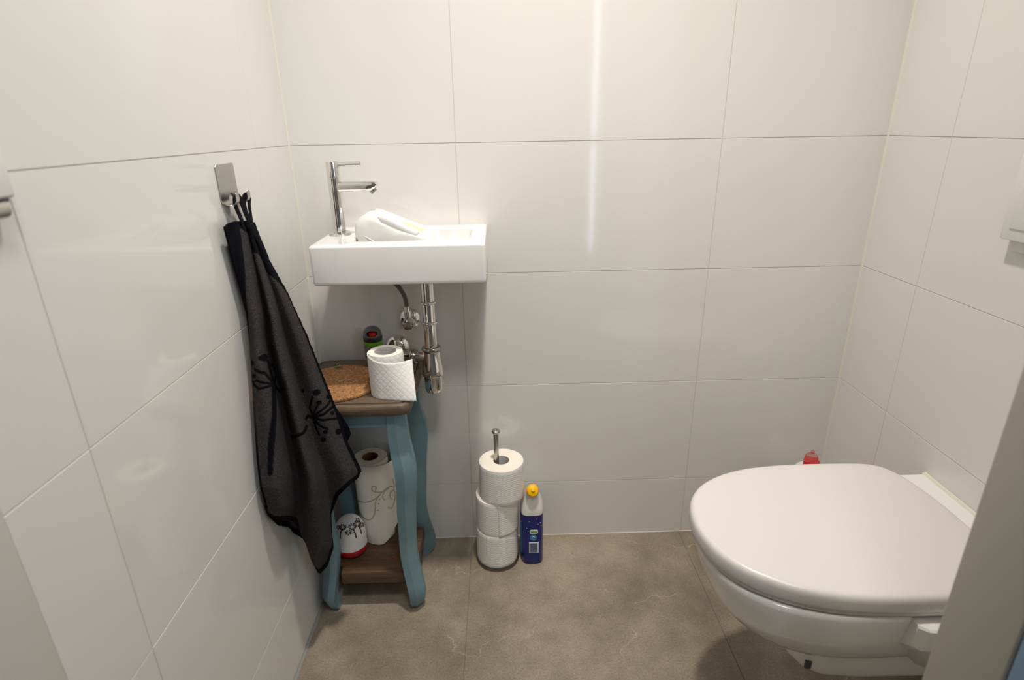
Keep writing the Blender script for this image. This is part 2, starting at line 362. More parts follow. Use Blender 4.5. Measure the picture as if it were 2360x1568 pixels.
g = G()
for b in ((1.06, 1.075, HB, HB + .02, .86, 1.84), (1.445, 1.46, HB, HB + .02, .86, 1.84), (1.06, 1.46, HB, HB + .02, .86, .875), (1.06, 1.46, HB, HB + .02, 1.825, 1.84)): g.add(*box(*b))
w2 = struct(g.obj('added_fill_frame', 'frame'))  # unseen frame added around the cool fill light, no real opening
G().add(*box(1.076, 1.444, HB + .001, HB + .006, .876, 1.824)).obj('pane', 'white_plastic', w2)  # opaque white backing behind the added fill light

# ------------------------------------------------------------------ ceiling lamp fitting (gives the warm light)
lf = thing('ceiling_lamp', 'round white recessed ceiling lamp above the wash basin', 'lamp', (.56, -.50, CEIL))
G().add(*lathe([(.062, -.012), (.085, -.012), (.088, -.006), (.088, 0)], (.56, -.50, CEIL), cap0=False)).obj('rim', 'white_plastic', lf)

# ------------------------------------------------------------------ wash basin
bx0, bx1, byF, bz0, bz1 = .0900, .4370, -.2370, .8185, .9000
cx, cy, hx, hy = (bx0 + bx1) / 2, byF / 2 - .0005, (bx1 - bx0) / 2, -byF / 2 - .0005
L = []
for i, z in ((.005, bz0), (.002, bz0 + .0012), (.0004, bz0 + .004), (0, bz0 + .008)): L.append(rrect(cx, cy, hx - i, hy - i, .0065 - i * .5, z))
for k in range(7):
    a = pi / 2 * k / 6; L.append(rrect(cx, cy, hx - .006 * (1 - cos(a)), hy - .006 * (1 - cos(a)), .0065, bz1 - .006 + .006 * sin(a)))
ix0, ix1, iy0, iy1 = .167, .4045, -.192, -.047
icx, icy, ihx, ihy = (ix0 + ix1) / 2, (iy0 + iy1) / 2, (ix1 - ix0) / 2, (iy1 - iy0) / 2
for k in range(5):
    a = pi / 2 * k / 4; L.append(rrect(icx, icy, ihx + .004 * (1 - sin(a)), ihy + .004 * (1 - sin(a)), .016, bz1 - .004 * (1 - cos(a))))
for i, z in ((.001, .885), (.004, .868), (.010, .858), (.020, .8535), (.045, .852)): L.append(rrect(icx, icy, ihx - i, ihy - i, max(.016 - i * .2, .006), z))
bas = thing('wash_basin', 'small rectangular white ceramic wash basin fixed to the back tiled wall', 'basin', (cx, 0, bz0))
G().add(*loft(L)).obj('bowl', 'ceramic', bas, ang=50)
G().add(*lathe([(0, .0), (.021, 0), (.022, .0015), (.014, .003), (.0, .002)], (.302, -.118, .852))).obj('drain', 'chrome', bas)

# faucet on the deck
fx, fy = .122, -.1105
fa = thing('faucet', 'tall chrome single-lever faucet standing on the left deck of the basin', 'faucet', (fx, fy, .9))
G().add(*lathe([(.0225, 0), (.0235, .001), (.0235, .004), (.022, .0055), (.0125, .0058)], (fx, fy, .9))).obj('base_ring', 'chrome', fa)
G().add(*lathe([(.0132, .005), (.0132, .1185), (.0126, .1192)], (fx, fy, .9))).obj('body', 'chrome', fa)
G().add(*lathe([(.0126, .1198), (.0132, .1205), (.0132, .1500), (.0125, .1515), (.0, .1518)], (fx, fy, .9))).obj('cartridge_cap', 'chrome', fa)
ld = Vector((1, -.02, .02)).normalized()
G().add(*lathe([(.0052, 0), (.0052, .047), (.0046, .0478), (0, .048)], Vector((fx, fy, 1.0445)) + ld * .011, ld, 24)).obj('lever', 'chrome', fa)
sp0 = Vector((fx + .004, fy, 1.0000)); g = G()
prof = []
for s_, hw, hh, dz in ((0, .0112, .0112, 0), (.06, .0112, .0110, .0002), (.074, .0112, .0102, .0010), (.0815, .0108, .0072, .0034), (.0850, .0095, .0045, .0050)):
    prof.append([sp0 + Vector((s_, hw * math.copysign(abs(cos(a)) ** .8, cos(a)), dz + hh * math.copysign(abs(sin(a)) ** .8, sin(a)))) for a in [2 * pi * k / 32 for k in range(32)]])
g.add(*loft(prof)); g.obj('spout', 'chrome', fa)
G().add(*lathe([(.0085, 0), (.0085, .008), (.0065, .0085)], sp0 + Vector((.0735, 0, -.0052)), (.62, 0, -.78), 28)).obj('aerator', 'chrome', fa)

# trap and waste pipe
tx, ty = .3015, -.118
tr = thing('drain_trap', 'chrome bottle trap hanging under the wash basin', 'pipe', (tx, ty, .52))
g = G(); g.add(*lathe([(.0145, .0), (.0145, .218)], (tx, ty, .600))); g.obj('waste_pipe', 'chrome', tr)
for z in (.7457, .6984):
    pr_ = [(.0143, -.004)] + [(.0155 + .0028 * cos(radians(a)), .0028 * sin(radians(a))) for a in range(-90, 91, 20)] + [(.0143, .004)]
    G().add(*lathe(pr_, (tx, ty, z), cap0=False, cap1=False)).obj('collar_ring', 'chrome', tr)
G().add(*lathe([(.0145, -.007), (.020, -.0065), (.0222, -.003), (.0225, .001), (.0205, .005), (.0170, .0068), (.0145, .007)], (tx, ty, .6345))).obj('compression_nut', 'dark_chrome', tr)
G().add(*lathe([(.0195, .629), (.0197, .620), (.0212, .605), (.0238, .585), (.0252, .576), (.0248, .570), (.0230, .568), (.0215, .567), (.0, .567)], (tx, ty, 0), cap1=True)).obj('trap_body', 'chrome', tr)
G().add(*lathe([(.0212, .569), (.0213, .545), (.0208, .535), (.0185, .527), (.013, .5225), (.006, .521), (0, .5208)], (tx, ty, 0))).obj('trap_cup', 'chrome', tr)
ap = [(tx, ty, .612), (.262, -.108, .611), (.222, -.095, .609), (.206, -.075, .603), (.2015, -.045, .597), (.201, -.002, .595)]
V, F, U = tube(catmull(ap, 8), .0125, 24); G().add(V, F, 0, U).obj('wall_arm', 'chrome', tr)
dd = Vector((-.5, .12, 0)).normalized()
G().add(*lathe([(.0128, -.006), (.0165, -.006), (.018, -.003), (.018, .003), (.0165, .006), (.0128, .006)], (.258, -.107, .611), dd)).obj('coupling_nut', 'dark_chrome', tr)
dome = [(.0335, .0), (.0335, .002), (.031, .008), (.026, .014), (.019, .018), (.0128, .0195), (.0125, .012)]
G().add(*lathe(dome, (.201, -.0005, .595), (0, -1, 0))).obj('rosette', 'chrome', tr)

# angle valve and hose
va = thing('angle_valve', 'small chrome angle valve on the wall left of the trap pipe', 'valve', (.239, 0, .669))
G().add(*lathe([(.0275, 0), (.0275, .002), (.0255, .007), (.020, .012), (.012, .0145), (.011, .010)], (.2385, -.0005, .670), (0, -1, 0))).obj('rosette', 'chrome', va)
g = G(); g.add(*lathe([(.0115, 0), (.0125, .010), (.0150, .014), (.0155, .022), (.0130, .028), (.009, .030)], (.2385, -.01, .668), (0, -1, -.1))); g.add(*lathe([(.0085, 0), (.0085, .018), (.0095, .018), (.0095, .030)], (.2385, -.027, .670)))
g.obj('valve_body', 'chrome', va)
G().add(*lathe([(.0068, 0), (.0068, .004), (.0095, .005), (.0098, .012), (.0088, .0145), (.006, .015), (.0, .0147)], (.2385, -.036, .6655), (0, -1, -.05), 8)).obj('handle', 'dark_chrome', va, ang=20)
hp = catmull([(.2385, -.037, .700), (.2385, -.038, .720), (.235, -.045, .745), (.222, -.062, .775), (.198, -.080, .800), (.185, -.088, .8195)], 10)
V, F, U = tube(hp, .0052, 16); G().add(V, F, 0, U).obj('braided_hose', 'hose', va)
G().add(*lathe([(.0055, 0), (.0072, .0008), (.0072, .014), (.0055, .015)], (.2385, -.037, .699))).obj('hose_ferrule', 'chrome', va)

# white dispenser lying in the basin
dsp = thing('soap_dispenser', 'empty white plastic dispenser lying on its back in the basin', 'dispenser', (.24, -.12, .87))
out = catmull([(.163, 0, .880), (.1655, 0, .920), (.172, 0, .936), (.186, 0, .947), (.203, 0, .9495), (.232, 0, .939), (.272, 0, .922), (.305, 0, .908), (.3225, 0, .899), (.329, 0, .8865), (.325, 0, .872), (.300, 0, .8655), (.250, 0, .8645), (.200, 0, .8655), (.172, 0, .870)], 5)
cen = Vector((.242, 0, .90)); L = []
def dcurve(ins, y):
    r = []
    for p in out:
        d = (p - cen); l = d.length; q = cen + d * max(0.05, (l - ins) / l); q = Vector((max(q.x, .170 + (0 if q.z > .899 else .0)) if False else q.x, y, q.z)); r.append(q)
    return r
for k in range(7):
    a = pi / 2 * k / 6; L.append(dcurve(.026 * (1 - sin(a)), -.172 + .020 * (1 - cos(a)) - .0))
L.append(dcurve(0, -.11))
for k in range(5):
    a = pi / 2 * k / 4; L.append(dcurve(.016 * (1 - cos(a)), -.078 + .014 * sin(a)))
for q in L:
    for p in q: # keep clear of the basin's inner walls
        if p.z < .905: p.x = max(p.x, .1715); 
V, F = loft(L); G().add(V, F).obj('housing', 'white_plastic', dsp, ang=60)
def face_pt(x, z, lift=0):  # a point on the rounded front shoulder of the housing, seen from the front
    return Vector((x, -.1745 - lift, z))
def ribbon(P, r, flat=1.0, mat='white_plastic', name='rib', parent=None, seg=14):
    V, F, U = tube(catmull(P, 8), r, seg, flat); return G().add(V, F, 0, U).obj(name, mat, parent, ang=60)
bar = catmull([tuple(at(x_, y_, 'y', -.1610)) for x_, y_ in ((872, 500), (884, 505), (905, 514), (930, 526), (956, 538), (966, 543))], 6)
rr = [.0050 + .0045 * smooth(min(i, len(bar) - 1 - i) / 5) for i in range(len(bar))]
V, F, U = tube(bar, rr, 16); G().add(V, F, 0, U).obj('raised_bar', 'white_plastic', dsp, ang=60)
ribbon([(.1665, -.150, .917), (.176, -.1655, .9135), (.190, -.1712, .9050), (.208, -.1725, .8930), (.224, -.1728, .8830), (.240, -.172, .877)], .0014, name='seam_bead', parent=dsp)
# worn label with yellow residue on the top slope
def patch_on(poly, name, mat, lift, parent, n=14):
    V = []; F = []
    for i in range(n + 1):
        for j in range(4):
            u = i / n; v = j / 3; x = poly[0] + (poly[1] - poly[0]) * u; y = poly[2] + (poly[3] - poly[2]) * v + .003 * sin(u * 9 + j * 1.7)
            z = interp([(p.x, p.z) for p in sorted(out, key=lambda p: p.x) if p.z > .897], x)
            z -= .012 * max(0, (-.135 - y) / .037) ** 2
            V.append((x, y, z + lift))
    for i in range(n):
        for j in range(3): a = i * 4 + j; F.append((a, a + 1, a + 5, a + 4))
    return obj(name, V, F, mat, parent, ang=60)
patch_on((.212, .300, -.150, -.098), 'label', 'label_print', .0008, dsp)
patch_on((.262, .302, -.156, -.126), 'residue', 'smear', .0022, dsp)

ts = G(); rnd = random.Random(3)
pts = []
tiss = thing('tissue_scrap', 'small torn white tissue scrap at the right end inside the basin', 'tissue', (.352, -.12, .853))
for s in range(3):
    V = []; F = []
    for i in range(5):
        for j in range(5):
            V.append((.340 + i * .0075 - .006 * s, -.135 + j * .006 + s * .004, .8545 + .050 * smooth(i / 4 if s < 2 else 1 - i / 4) * (.5 + .5 * (j / 4)) + rnd.uniform(-.002, .002)))
    for i in range(4):
        for j in range(4): a = i * 5 + j; F.append((a, a + 1, a + 6, a + 5))
    ts.add(V, F)
ts.obj('paper', 'white_print', tiss, ang=60)
G().add(*lathe([(.0, 0), (.007, 0), (.0075, .034), (.0, .036)], (.356, -.122, .8535), (.5, 0, .8), 12)).obj('cardboard_bit', 'brown_bit', tiss)

# ------------------------------------------------------------------ stool
SX, SY, ZT = .1400, -.1530, .5750
st = thing('plant_stool', 'tall blue painted stool with brown wooden top and curved legs', 'stool', (SX, SY, 0))
L = []; H = .1303; HY = .1312
for i, z in ((.012, ZT - .030), (.006, ZT - .029), (.002, ZT - .026), (0, ZT - .021), (0, ZT - .012), (.002, ZT - .006), (.0045, ZT - .0032), (.0085, ZT - .0018), (.0100, ZT - .0045), (.0118, ZT - .0045), (.0126, ZT - .0006), (.0135, ZT)):
    L.append(rrect(SX, SY, H - i, HY - i, .022 - i * .5, z, 8))
G().add(*loft(L)).obj('top', 'wood', st, ang=40)
for sx in (-1, 1):
    for sy in (-1, 1):
        zz = [.548, .50, .47, .44, .415, .39, .36, .33, .29, .25, .20, .16, .12, .09, .065, .045, .028, .014, 0]
        dl = [(0, -.009), (.014, .004), (.028, .010), (.045, .0125), (.065, .0105), (.09, .006), (.12, .001), (.16, -.003), (.20, -.002), (.25, .002), (.29, .004), (.33, .0085), (.36, .012), (.39, .0135), (.415, .0125), (.44, .008), (.47, .003), (.50, 0), (.548, 0)]
        wd = [(0, .016), (.014, .026), (.028, .034), (.065, .036), (.12, .035), (.2, .036), (.3, .039), (.39, .042), (.44, .042), (.50, .038), (.548, .038)]
        L = []
        for z in zz:
            o_ = .1155 + interp(dl, z) ; oy = o_ - .006; a = interp(wd, z); c_ = a * .52
            P = [(o_ - a, oy - a), (o_, oy - a), (o_, oy - c_), (o_ - c_, oy), (o_ - a, oy)]
            if sx * sy < 0: P = P[::-1]
            L.append([(SX + sx * x - (.004 if sx > 0 and sy < 0 else 0), SY + sy * y, z) for x, y in P])
        n = 5; L2 = []
        for q in L: L2.append(q)
        G().add(*loft(L2)).obj('leg', 'blue', st, ang=24)
for nm, b in (('apron', (SX - .085, SX + .082, SY - .106, SY - .090, .508, .547)), ('apron', (SX - .085, SX + .085, SY + .090, SY + .106, .508, .547)),
              ('apron', (SX - .111, SX - .095, SY - .078, SY + .078, .508, .547)), ('apron', (SX + .090, SX + .106, SY - .078, SY + .078, .508, .547))):
    G().add(*box(*b, .0008, 1)).obj(nm, 'blue', st)
q = .1040; k = .0270
P = []
for sx, sy in ((1, 1), (-1, 1), (-1, -1), (1, -1)):
    qy = q - .0085; a = (SX + sx * q, SY + sy * (qy - k)); b = (SX + sx * (q - k + .009), SY + sy * (q - k + .009 - .009)); c_ = (SX + sx * (q - k), SY + sy * q)
    c_ = (SX + sx * (q - k), SY + sy * qy); trio = [a, (SX + sx * (q - k), SY + sy * (qy - k)), c_]
    if sx * sy < 0: trio = trio[::-1]
    P += trio
V, F = loft([[(x, y, .0725) for x, y in P], [(x, y, .1045) for x, y in P]])
bm = bmesh.new(); vs = [bm.verts.new(v) for v in V]
for f in F: bm.faces.new([vs[i] for i in f])
bmesh.ops.bevel(bm, geom=bm.edges[:], offset=.0012, segments=2, affect='EDGES'); bm.verts.index_update()
obj('shelf', [v.co.copy() for v in bm.verts], [[v.index for v in f.verts] for f in bm.faces], 'wood_edge', st); bm.free()
ZS = .1049

# red dot on shelf
tag(G().add(*lathe([(.0026, 0), (.0026, .0008), (.002, .0011), (0, .0012)], (.1815, -.197, ZS), seg=14)).obj('plastic_chip', 'redcap'), 'tiny red chip lying on the lower shelf of the stool', 'chip')

# cork trivet
tc = Vector((.0960, -.1770, ZT))
V, F = lathe([(.0, 0), (.092, 0), (.094, .0015), (.0945, .004), (.0938, .0066), (.092, .0078), (.0, .008)], tc, seg=96)
tag(G().add(V, F).obj('cork_trivet', 'cork'), 'round cork trivet lying on the stool top', 'trivet')
# green foil scrap on trivet
sg = thing('foil_wrapper', 'tiny curled green and silver foil scrap on the cork trivet', 'scrap', (.078, -.104, ZT + .008))
def leafstrip(P, w, mat, name):
    P = catmull(P, 6); V = []; F = []
    for i, p in enumerate(P):
        ww = w * sin(pi * (.12 + .84 * i / (len(P) - 1))); t = Vector((.5, -.4, .3)).normalized()
        V += [p - t * ww, p, p + t * ww]
    for i in range(len(P) - 1):
        for j in range(2): a = i * 3 + j; F.append((a, a + 1, a + 4, a + 3))
    o = obj(name, V, F, mat, sg, ang=60); md = o.modifiers.new('t', 'SOLIDIFY'); md.thickness = .0006; return o
b0 = Vector((.078, -.104, ZT + .0095))
leafstrip([b0 + Vector(v) for v in ((-.010, 0, 0), (-.004, .002, .0015), (.004, .001, .001), (.008, 0, .004))], .0035, 'leaf', 'lower_leaf')
leafstrip([b0 + Vector(v) for v in ((-.006, 0, .003), (-.003, .002, .010), (.003, .003, .014), (.008, .001, .011), (.009, 0, .006))], .003, 'leaf', 'upper_leaf')
leafstrip([b0 + Vector(v) for v in ((-.004, -.002, .002), (.002, -.001, .007), (.007, 0, .003), (.006, 0, .013))], .0022, 'foil', 'silver_fold')

# air freshener can
ax, ay = .1540, -.0550
cn = thing('air_freshener_can', 'small black and lime green air freshener can behind the loose toilet roll', 'can', (ax, ay, ZT))
CZ = .0865
G().add(*lathe([(.0215, 0), (.0225, .002), (.0225, .050), (.0228, .0505)], (ax, ay, ZT))).obj('can_body', 'can', cn)
G().add(*lathe([(.0228, .0505), (.0230, .051), (.0230, .0600), (.0226, .0605)], (ax, ay, ZT))).obj('green_band', 'lime', cn)
G().add(*lathe([(.0226, .0605), (.0228, .061), (.0228, .071), (.0222, .0722)], (ax, ay, ZT))).obj('collar', 'black_plastic', cn)
# dome cap with oval opening cut on the front
V = []; F = []; seg = 64; rg = 22; R0 = .0222
skip = set()
for i in range(rg + 1):
    e = pi / 2 * i / rg
    for k in range(seg):
        a = 2 * pi * k / seg; V.append(Vector((ax + R0 * cos(e) ** .8 * cos(a), ay + R0 * cos(e) ** .8 * sin(a), ZT + .0722 + .0230 * sin(e))))
for i in range(rg):
    for k in range(seg):
        a = i * seg + k; b = i * seg + (k + 1) % seg; mid = (V[a] + V[b + seg]) / 2
        dx = (mid.x - ax - .003) / .0130; dz = (mid.z - ZT - .0815) / .0068
        if mid.y < ay and dx * dx + dz * dz < 1: continue
        F.append((a, b, b + seg, a + seg))
o = obj('cap', V, F, 'grey_plastic', cn, ang=60); md = o.modifiers.new('t', 'SOLIDIFY'); md.thickness = .0012; md.offset = -1
G().add(*lathe([(.0120, 0), (.0125, .004), (.011, .009), (.006, .012), (0, .0125)], (ax + .002, ay - .004, ZT + .0725))).obj('gel', 'redcap', cn)

# ------------------------------------------------------------------ paper rolls
def roll_parts(root, c, r, ri, h, mat, core, z0=0, wob=.0006, seed=1, seg=120, tail=None, lean=(0, 0)):
    rn = random.Random(seed); ph = [rn.uniform(0, 6) for _ in range(4)]; nz_ = 18; V = []; uv = []; F = []
    def rad(a, z): return r + wob * (sin(2 * a + ph[0]) + .6 * sin(3 * a + ph[1] + z * 20) + .4 * sin(5 * a + ph[2]))
    for i in range(nz_ + 1):
        z = h * i / nz_; e = min(i, nz_ - i); cut = .0014 * (1 if e == 0 else 0)
        for k in range(seg + 1):
            a = 2 * pi * k / seg; rr_ = rad(a, z) - cut
            V.append((c[0] + rr_ * cos(a) + lean[0] * z, c[1] + rr_ * sin(a) + lean[1] * z, z0 + z)); uv.append((a * r, z))
    for i in range(nz_):
        for k in range(seg): a = i * (seg + 1) + k; F.append((a, a + 1, a + seg + 2, a + seg + 1))
    obj('paper_wrap', V, F, mat, root, uv=uv, ang=70)
    for zz, s in ((h, 1), (0, -1)):
        g = G()
        rings = []
        for j in range(7):
            f = j / 6; rad_ = lambda a: (rad(a, zz) - .0012) * (1 - f) + ri * f
            rings.append([(c[0] + rad_(2 * pi * k / seg) * cos(2 * pi * k / seg) + lean[0] * zz, c[1] + rad_(2 * pi * k / seg) * sin(2 * pi * k / seg) + lean[1] * zz, z0 + zz - s * .0008 * (1 if 0 < j < 6 else 0)) for k in range(seg)])
        g.add(*loft(rings, False, False)); g.obj('paper_edge', 'paper_edge', root, ang=60)
    g = G(); ring = lambda q, z: [(c[0] + q * cos(2 * pi * k / 64) + lean[0] * z, c[1] + q * sin(2 * pi * k / 64) + lean[1] * z, z0 + z) for k in range(64)]
    g.add(*loft([ring(ri + .0004, 0), ring(ri + .0004, h), ring(ri - .0008, h + .0003), ring(ri - .0008, 0), ring(ri + .0004, 0)], False, False)); g.obj('core', core, root)

hx_, hy_ = .4445, -.0870
hd = thing('toilet_roll_stand', 'brushed steel spare toilet roll stand with upright pole on the floor', 'roll stand', (hx_, hy_, 0))
G().add(*lathe([(.0, 0), (.0570, 0), (.0578, .0015), (.0578, .0085), (.0570, .010), (.0, .0102)], (.4405, hy_, 0), seg=80)).obj('base', 'dark_steel', hd)
G().add(*lathe([(.0064, .008), (.0064, .388), (.0064, .3885)], (hx_, hy_, 0), seg=32)).obj('pole', 'steel', hd)
G().add(*lathe([(.0064, .3880), (.0088, .3900), (.0104, .3930), (.0104, .3965), (.0086, .3985), (.0035, .3990), (.003, .3975), (0, .3975)], (hx_, hy_, 0), seg=32)).obj('pole_cap', 'steel', hd)
grp = 'toilet rolls stacked on the steel stand'
for nm, cx_, cy_, r, z0, sd in (('bottom white toilet roll of the three stacked on the steel stand', .4405, -.0870, .0555, .0104, 1), ('middle white toilet roll of the three on the stand, pushed slightly left', .4420, -.0850, .0560, .1108, 2), ('top white toilet roll of the three, the steel pole standing out of its hole', .4565, -.0890, .0575, .2112, 3)):
    t = thing('toilet_roll', nm, 'toilet roll', (cx_, cy_, z0), grp)
    roll_parts(t, (cx_, cy_), r, .0212, .0996, 'paper_wavy', 'grey_core', z0, .0005, sd)
    if sd == 2:
        V = []; F = []; uv = []
        for i in range(17):
            for j in range(19):
                a = -1.50 + i * .12; V.append((cx_ + (r + .0012 + (.0012 if i == 0 else 0)) * cos(a), cy_ + (r + .0012 + (.0012 if i == 0 else 0)) * sin(a), z0 - .0 + .0985 * j / 18 + .0006)); uv.append((a * r, .0985 * j / 18))
        for i in range(16):
            for j in range(18): a = i * 19 + j; F.append((a, a + 1, a + 20, a + 19))
        o = obj('loose_end', V, F, 'paper_wavy', t, uv=uv, ang=60); md = o.modifiers.new('t', 'SOLIDIFY'); md.thickness = .0005

# loose roll on stool with a tail
rc = (.2180, -.2230); rr0 = .0370
lr = thing('toilet_roll', 'half used toilet roll with a loose end of diamond quilted paper standing on the stool', 'toilet roll', (*rc, ZT))
roll_parts(lr, rc, rr0, .0235, .0965, 'paper_diamond', 'grey_core', ZT, .0004, 7)
V = []; F = []; uv = []; path = []
r1 = rr0 + .0015
a0, a1 = radians(-215), radians(-98)
n1_ = 40
for i in range(n1_ + 1):
    a = a0 + (a1 - a0) * i / n1_; path.append((Vector((rc[0] + r1 * cos(a), rc[1] + r1 * sin(a), 0)), Vector((rc[0] + r1 * cos(a), rc[1] + r1 * sin(a), 0))))
pe = path[-1][0]; n2_ = 28
for i in range(1, n2_ + 1):
    t = i / n2_
    bot = pe + Vector((.0705 * t, -.0105 * t - .0020 * sin(pi * t), 0)); top = pe + Vector((.0620 * t, .040 * t * t - .0085 * t, 0))
    path.append((bot, top))
nz_ = 24; Ls = 0
for i, (b, tp) in enumerate(path):
    if i: Ls += (b - path[i - 1][0]).length
    ft = max(0, (i - n1_) / n2_)
    zt = .0945 - .0105 * smooth((i - n1_ + 22) / 30) - .004 * smooth(ft); zb = .0006 - .000 * ft
    for j in range(nz_ + 1):
        f = j / nz_; p = b.lerp(tp, f ** 1.2); V.append((p.x, p.y, ZT + zb + (zt - zb) * f)); uv.append((Ls, zt * f))
for i in range(len(path) - 1):
    for j in range(nz_): a = i * (nz_ + 1) + j; F.append((a, a + 1, a + nz_ + 2, a + nz_ + 1))
o = obj('loose_end', V, F, 'paper_diamond', lr, uv=uv, ang=70); md = o.modifiers.new('t', 'SOLIDIFY'); md.thickness = .0005

# kitchen roll on the shelf with printed swirls
kc = (.1260, -.0990); kr = .0425
kt = thing('kitchen_paper_roll', 'tall kitchen paper roll printed with beige swirls on the lower shelf of the stool', 'paper roll', (*kc, ZS))
roll_parts(kt, kc, kr, .0195, .2330, 'paper_kitchen', 'brown_core', ZS, .0006, 9, seg=90)
V = []; F = []; uv = []; n_ = 220; nz_ = 210; P = []
for i in range(n_ + 1):
    f = i / n_; a = radians(-215) + radians(290) * f
    rad_ = kr + .0012 + .0150 * smooth((f - .42) / .30) ; P.append((a, rad_))
for i, (a, rad_) in enumerate(P):
    for j in range(nz_ + 1):
        z = j / nz_; front = max(0, cos(a + pi / 2)); f = i / n_
        hz0 = .0006 + .045 * smooth((f - .50) / .22); hz1 = .2300 + .0140 * smooth((f - .72) / .25)
        zz = hz0 + (hz1 - hz0) * z; rr_ = rad_ + .0085 * smooth((.45 - z) / .45) * max(0, 1 - abs(f - .47) / .16)
        V.append((kc[0] + rr_ * cos(a), kc[1] + rr_ * sin(a), ZS + zz)); uv.append((a * kr, zz))
for i in range(n_):
    for j in range(nz_): a = i * (nz_ + 1) + j; F.append((a, a + 1, a + nz_ + 2, a + nz_ + 1))
o = obj('outer_sheet', V, F, 'paper_kitchen', kt, uv=uv, ang=80)
def kp(x, y): return (780 + x / 4.612, 960 + y / 4.612)
swirls = [[(150, 850), (180, 885), (230, 908), (290, 914), (350, 900), (410, 862), (450, 820), (500, 775), (550, 748), (585, 745), (595, 755)],
          [(575, 670), (585, 700), (600, 735)], [(420, 808), (390, 805), (362, 790), (354, 768), (365, 748), (388, 742), (400, 758), (396, 785), (390, 800)],
          [(380, 803), (420, 810), (470, 800), (520, 768)], [(450, 830), (415, 870), (395, 920), (392, 980), (378, 1050), (350, 1090), (310, 1100), (260, 1070), (215, 1000), (185, 920)],
          [(530, 765), (490, 800), (472, 840), (475, 870), (492, 890)], [(590, 780), (565, 795), (548, 830), (552, 865), (570, 882)], [(590, 770), (602, 820), (600, 880), (585, 940), (560, 975), (530, 970)]]
swirls = [[kp(*q) for q in [(p.x, p.y) for p in catmull([(a, b, 0) for a, b in s], 4)]] for s in swirls]
dots = [kp(437, 884), kp(428, 930), kp(420, 1001)]
mo = []; do = []
for v in V:
    q = px(v); d = 99
    if Vector((v[0] - kc[0], v[1] - kc[1], 0)).dot(Vector((CAM.x - v[0], CAM.y - v[1], 0))) > 0 and q[1] > 1080 and q[1] < 1210:
        d = min(poly_d(q, s) for s in swirls)
        do.append(smooth(1 - (min(math.hypot(q[0] - a, q[1] - b) for a, b in dots) - 1.0) / 1.0))
    else: do.append(0)
    mo.append(.85 * smooth(1 - (d - .9) / .9))
attr(o, 'motif', mo); attr(o, 'dots', do)
md = o.modifiers.new('t', 'SOLIDIFY'); md.thickness = .0005

# pierced dome air freshener
dc = (.0730, -.1700)
ef = thing('air_freshener', 'egg shaped white air freshener with pierced tree pattern and red base', 'air freshener', (*dc, ZS))
RB = .0385
G().add(*lathe([(0, 0), (.0235, 0), (.031, .0035), (.0365, .011), (RB + .0003, .020), (RB + .0003, .026), (RB - .002, .0262)], (*dc, ZS), seg=64)).obj('red_base', 'red', ef)
V = []; F = []; sg_ = 320; rg_ = 170
for i in range(rg_ + 1):
    f = i / rg_
    if f < .35: z = .0262 + (.060 - .0262) * f / .35; r = RB * (1 - .01 * (f / .35))
    else: e = (f - .35) / .65 * pi / 2; z = .060 + .0465 * sin(e); r = RB * .99 * cos(e) ** .92
    for k_ in range(sg_): a = 2 * pi * k_ / sg_; V.append((dc[0] + r * cos(a), dc[1] + r * sin(a), ZS + z))
for i in range(rg_):
    for k_ in range(sg_): a = i * sg_ + k_; b = i * sg_ + (k_ + 1) % sg_; F.append((a, b, b + sg_, a + sg_))
o = obj('pierced_shell', V, F, 'shell', ef, ang=80)
def dp(x, y): return (740 + x / 6.031, 1160 + y / 6.031)
slits = [([(268, 490), (266, 440), (276, 400), (290, 370)], 1.1), ([(486, 475), (478, 430), (462, 390), (444, 355)], 1.5), ([(561, 420), (552, 380), (535, 345), (522, 318)], 1.2), ([(550, 340), (562, 320)], .7), ([(430, 415), (455, 410)], .8)]
slits = [([dp(*q) for q in s], w) for s, w in slits]
wedges = []
for (cx2, cy2, R2, n2) in ((300, 335, 42, 9), (430, 330, 46, 9), (505, 290, 46, 9), (565, 300, 32, 7), (380, 410, 36, 7), (240, 340, 26, 6), (510, 235, 26, 5)):
    for k_ in range(n2):
        a = 2 * pi * k_ / n2 + .3 + cx2; wedges.append((dp(cx2 + R2 * .35 * cos(a), cy2 + R2 * .35 * sin(a)), dp(cx2 + R2 * cos(a), cy2 + R2 * .85 * sin(a))))
mo = []
for v in V:
    q = px(v); val = 0
    if Vector((v[0] - dc[0], v[1] - dc[1], 0)).dot(Vector((CAM.x - v[0], CAM.y - v[1], 0))) > 0 and 1190 < q[1] < 1250:
        for s, w in slits: val = max(val, smooth(1 - (poly_d(q, s) - w) / .5))
        for a, b in wedges:
            dx, dy = b[0] - a[0], b[1] - a[1]; L2 = dx * dx + dy * dy; t = max(0, min(1, ((q[0] - a[0]) * dx + (q[1] - a[1]) * dy) / L2))
            val = max(val, smooth(1 - (math.hypot(q[0] - a[0] - dx * t, q[1] - a[1] - dy * t) - (.35 + 1.35 * t)) / .5))
    mo.append(val)
attr(o, 'motif', mo)

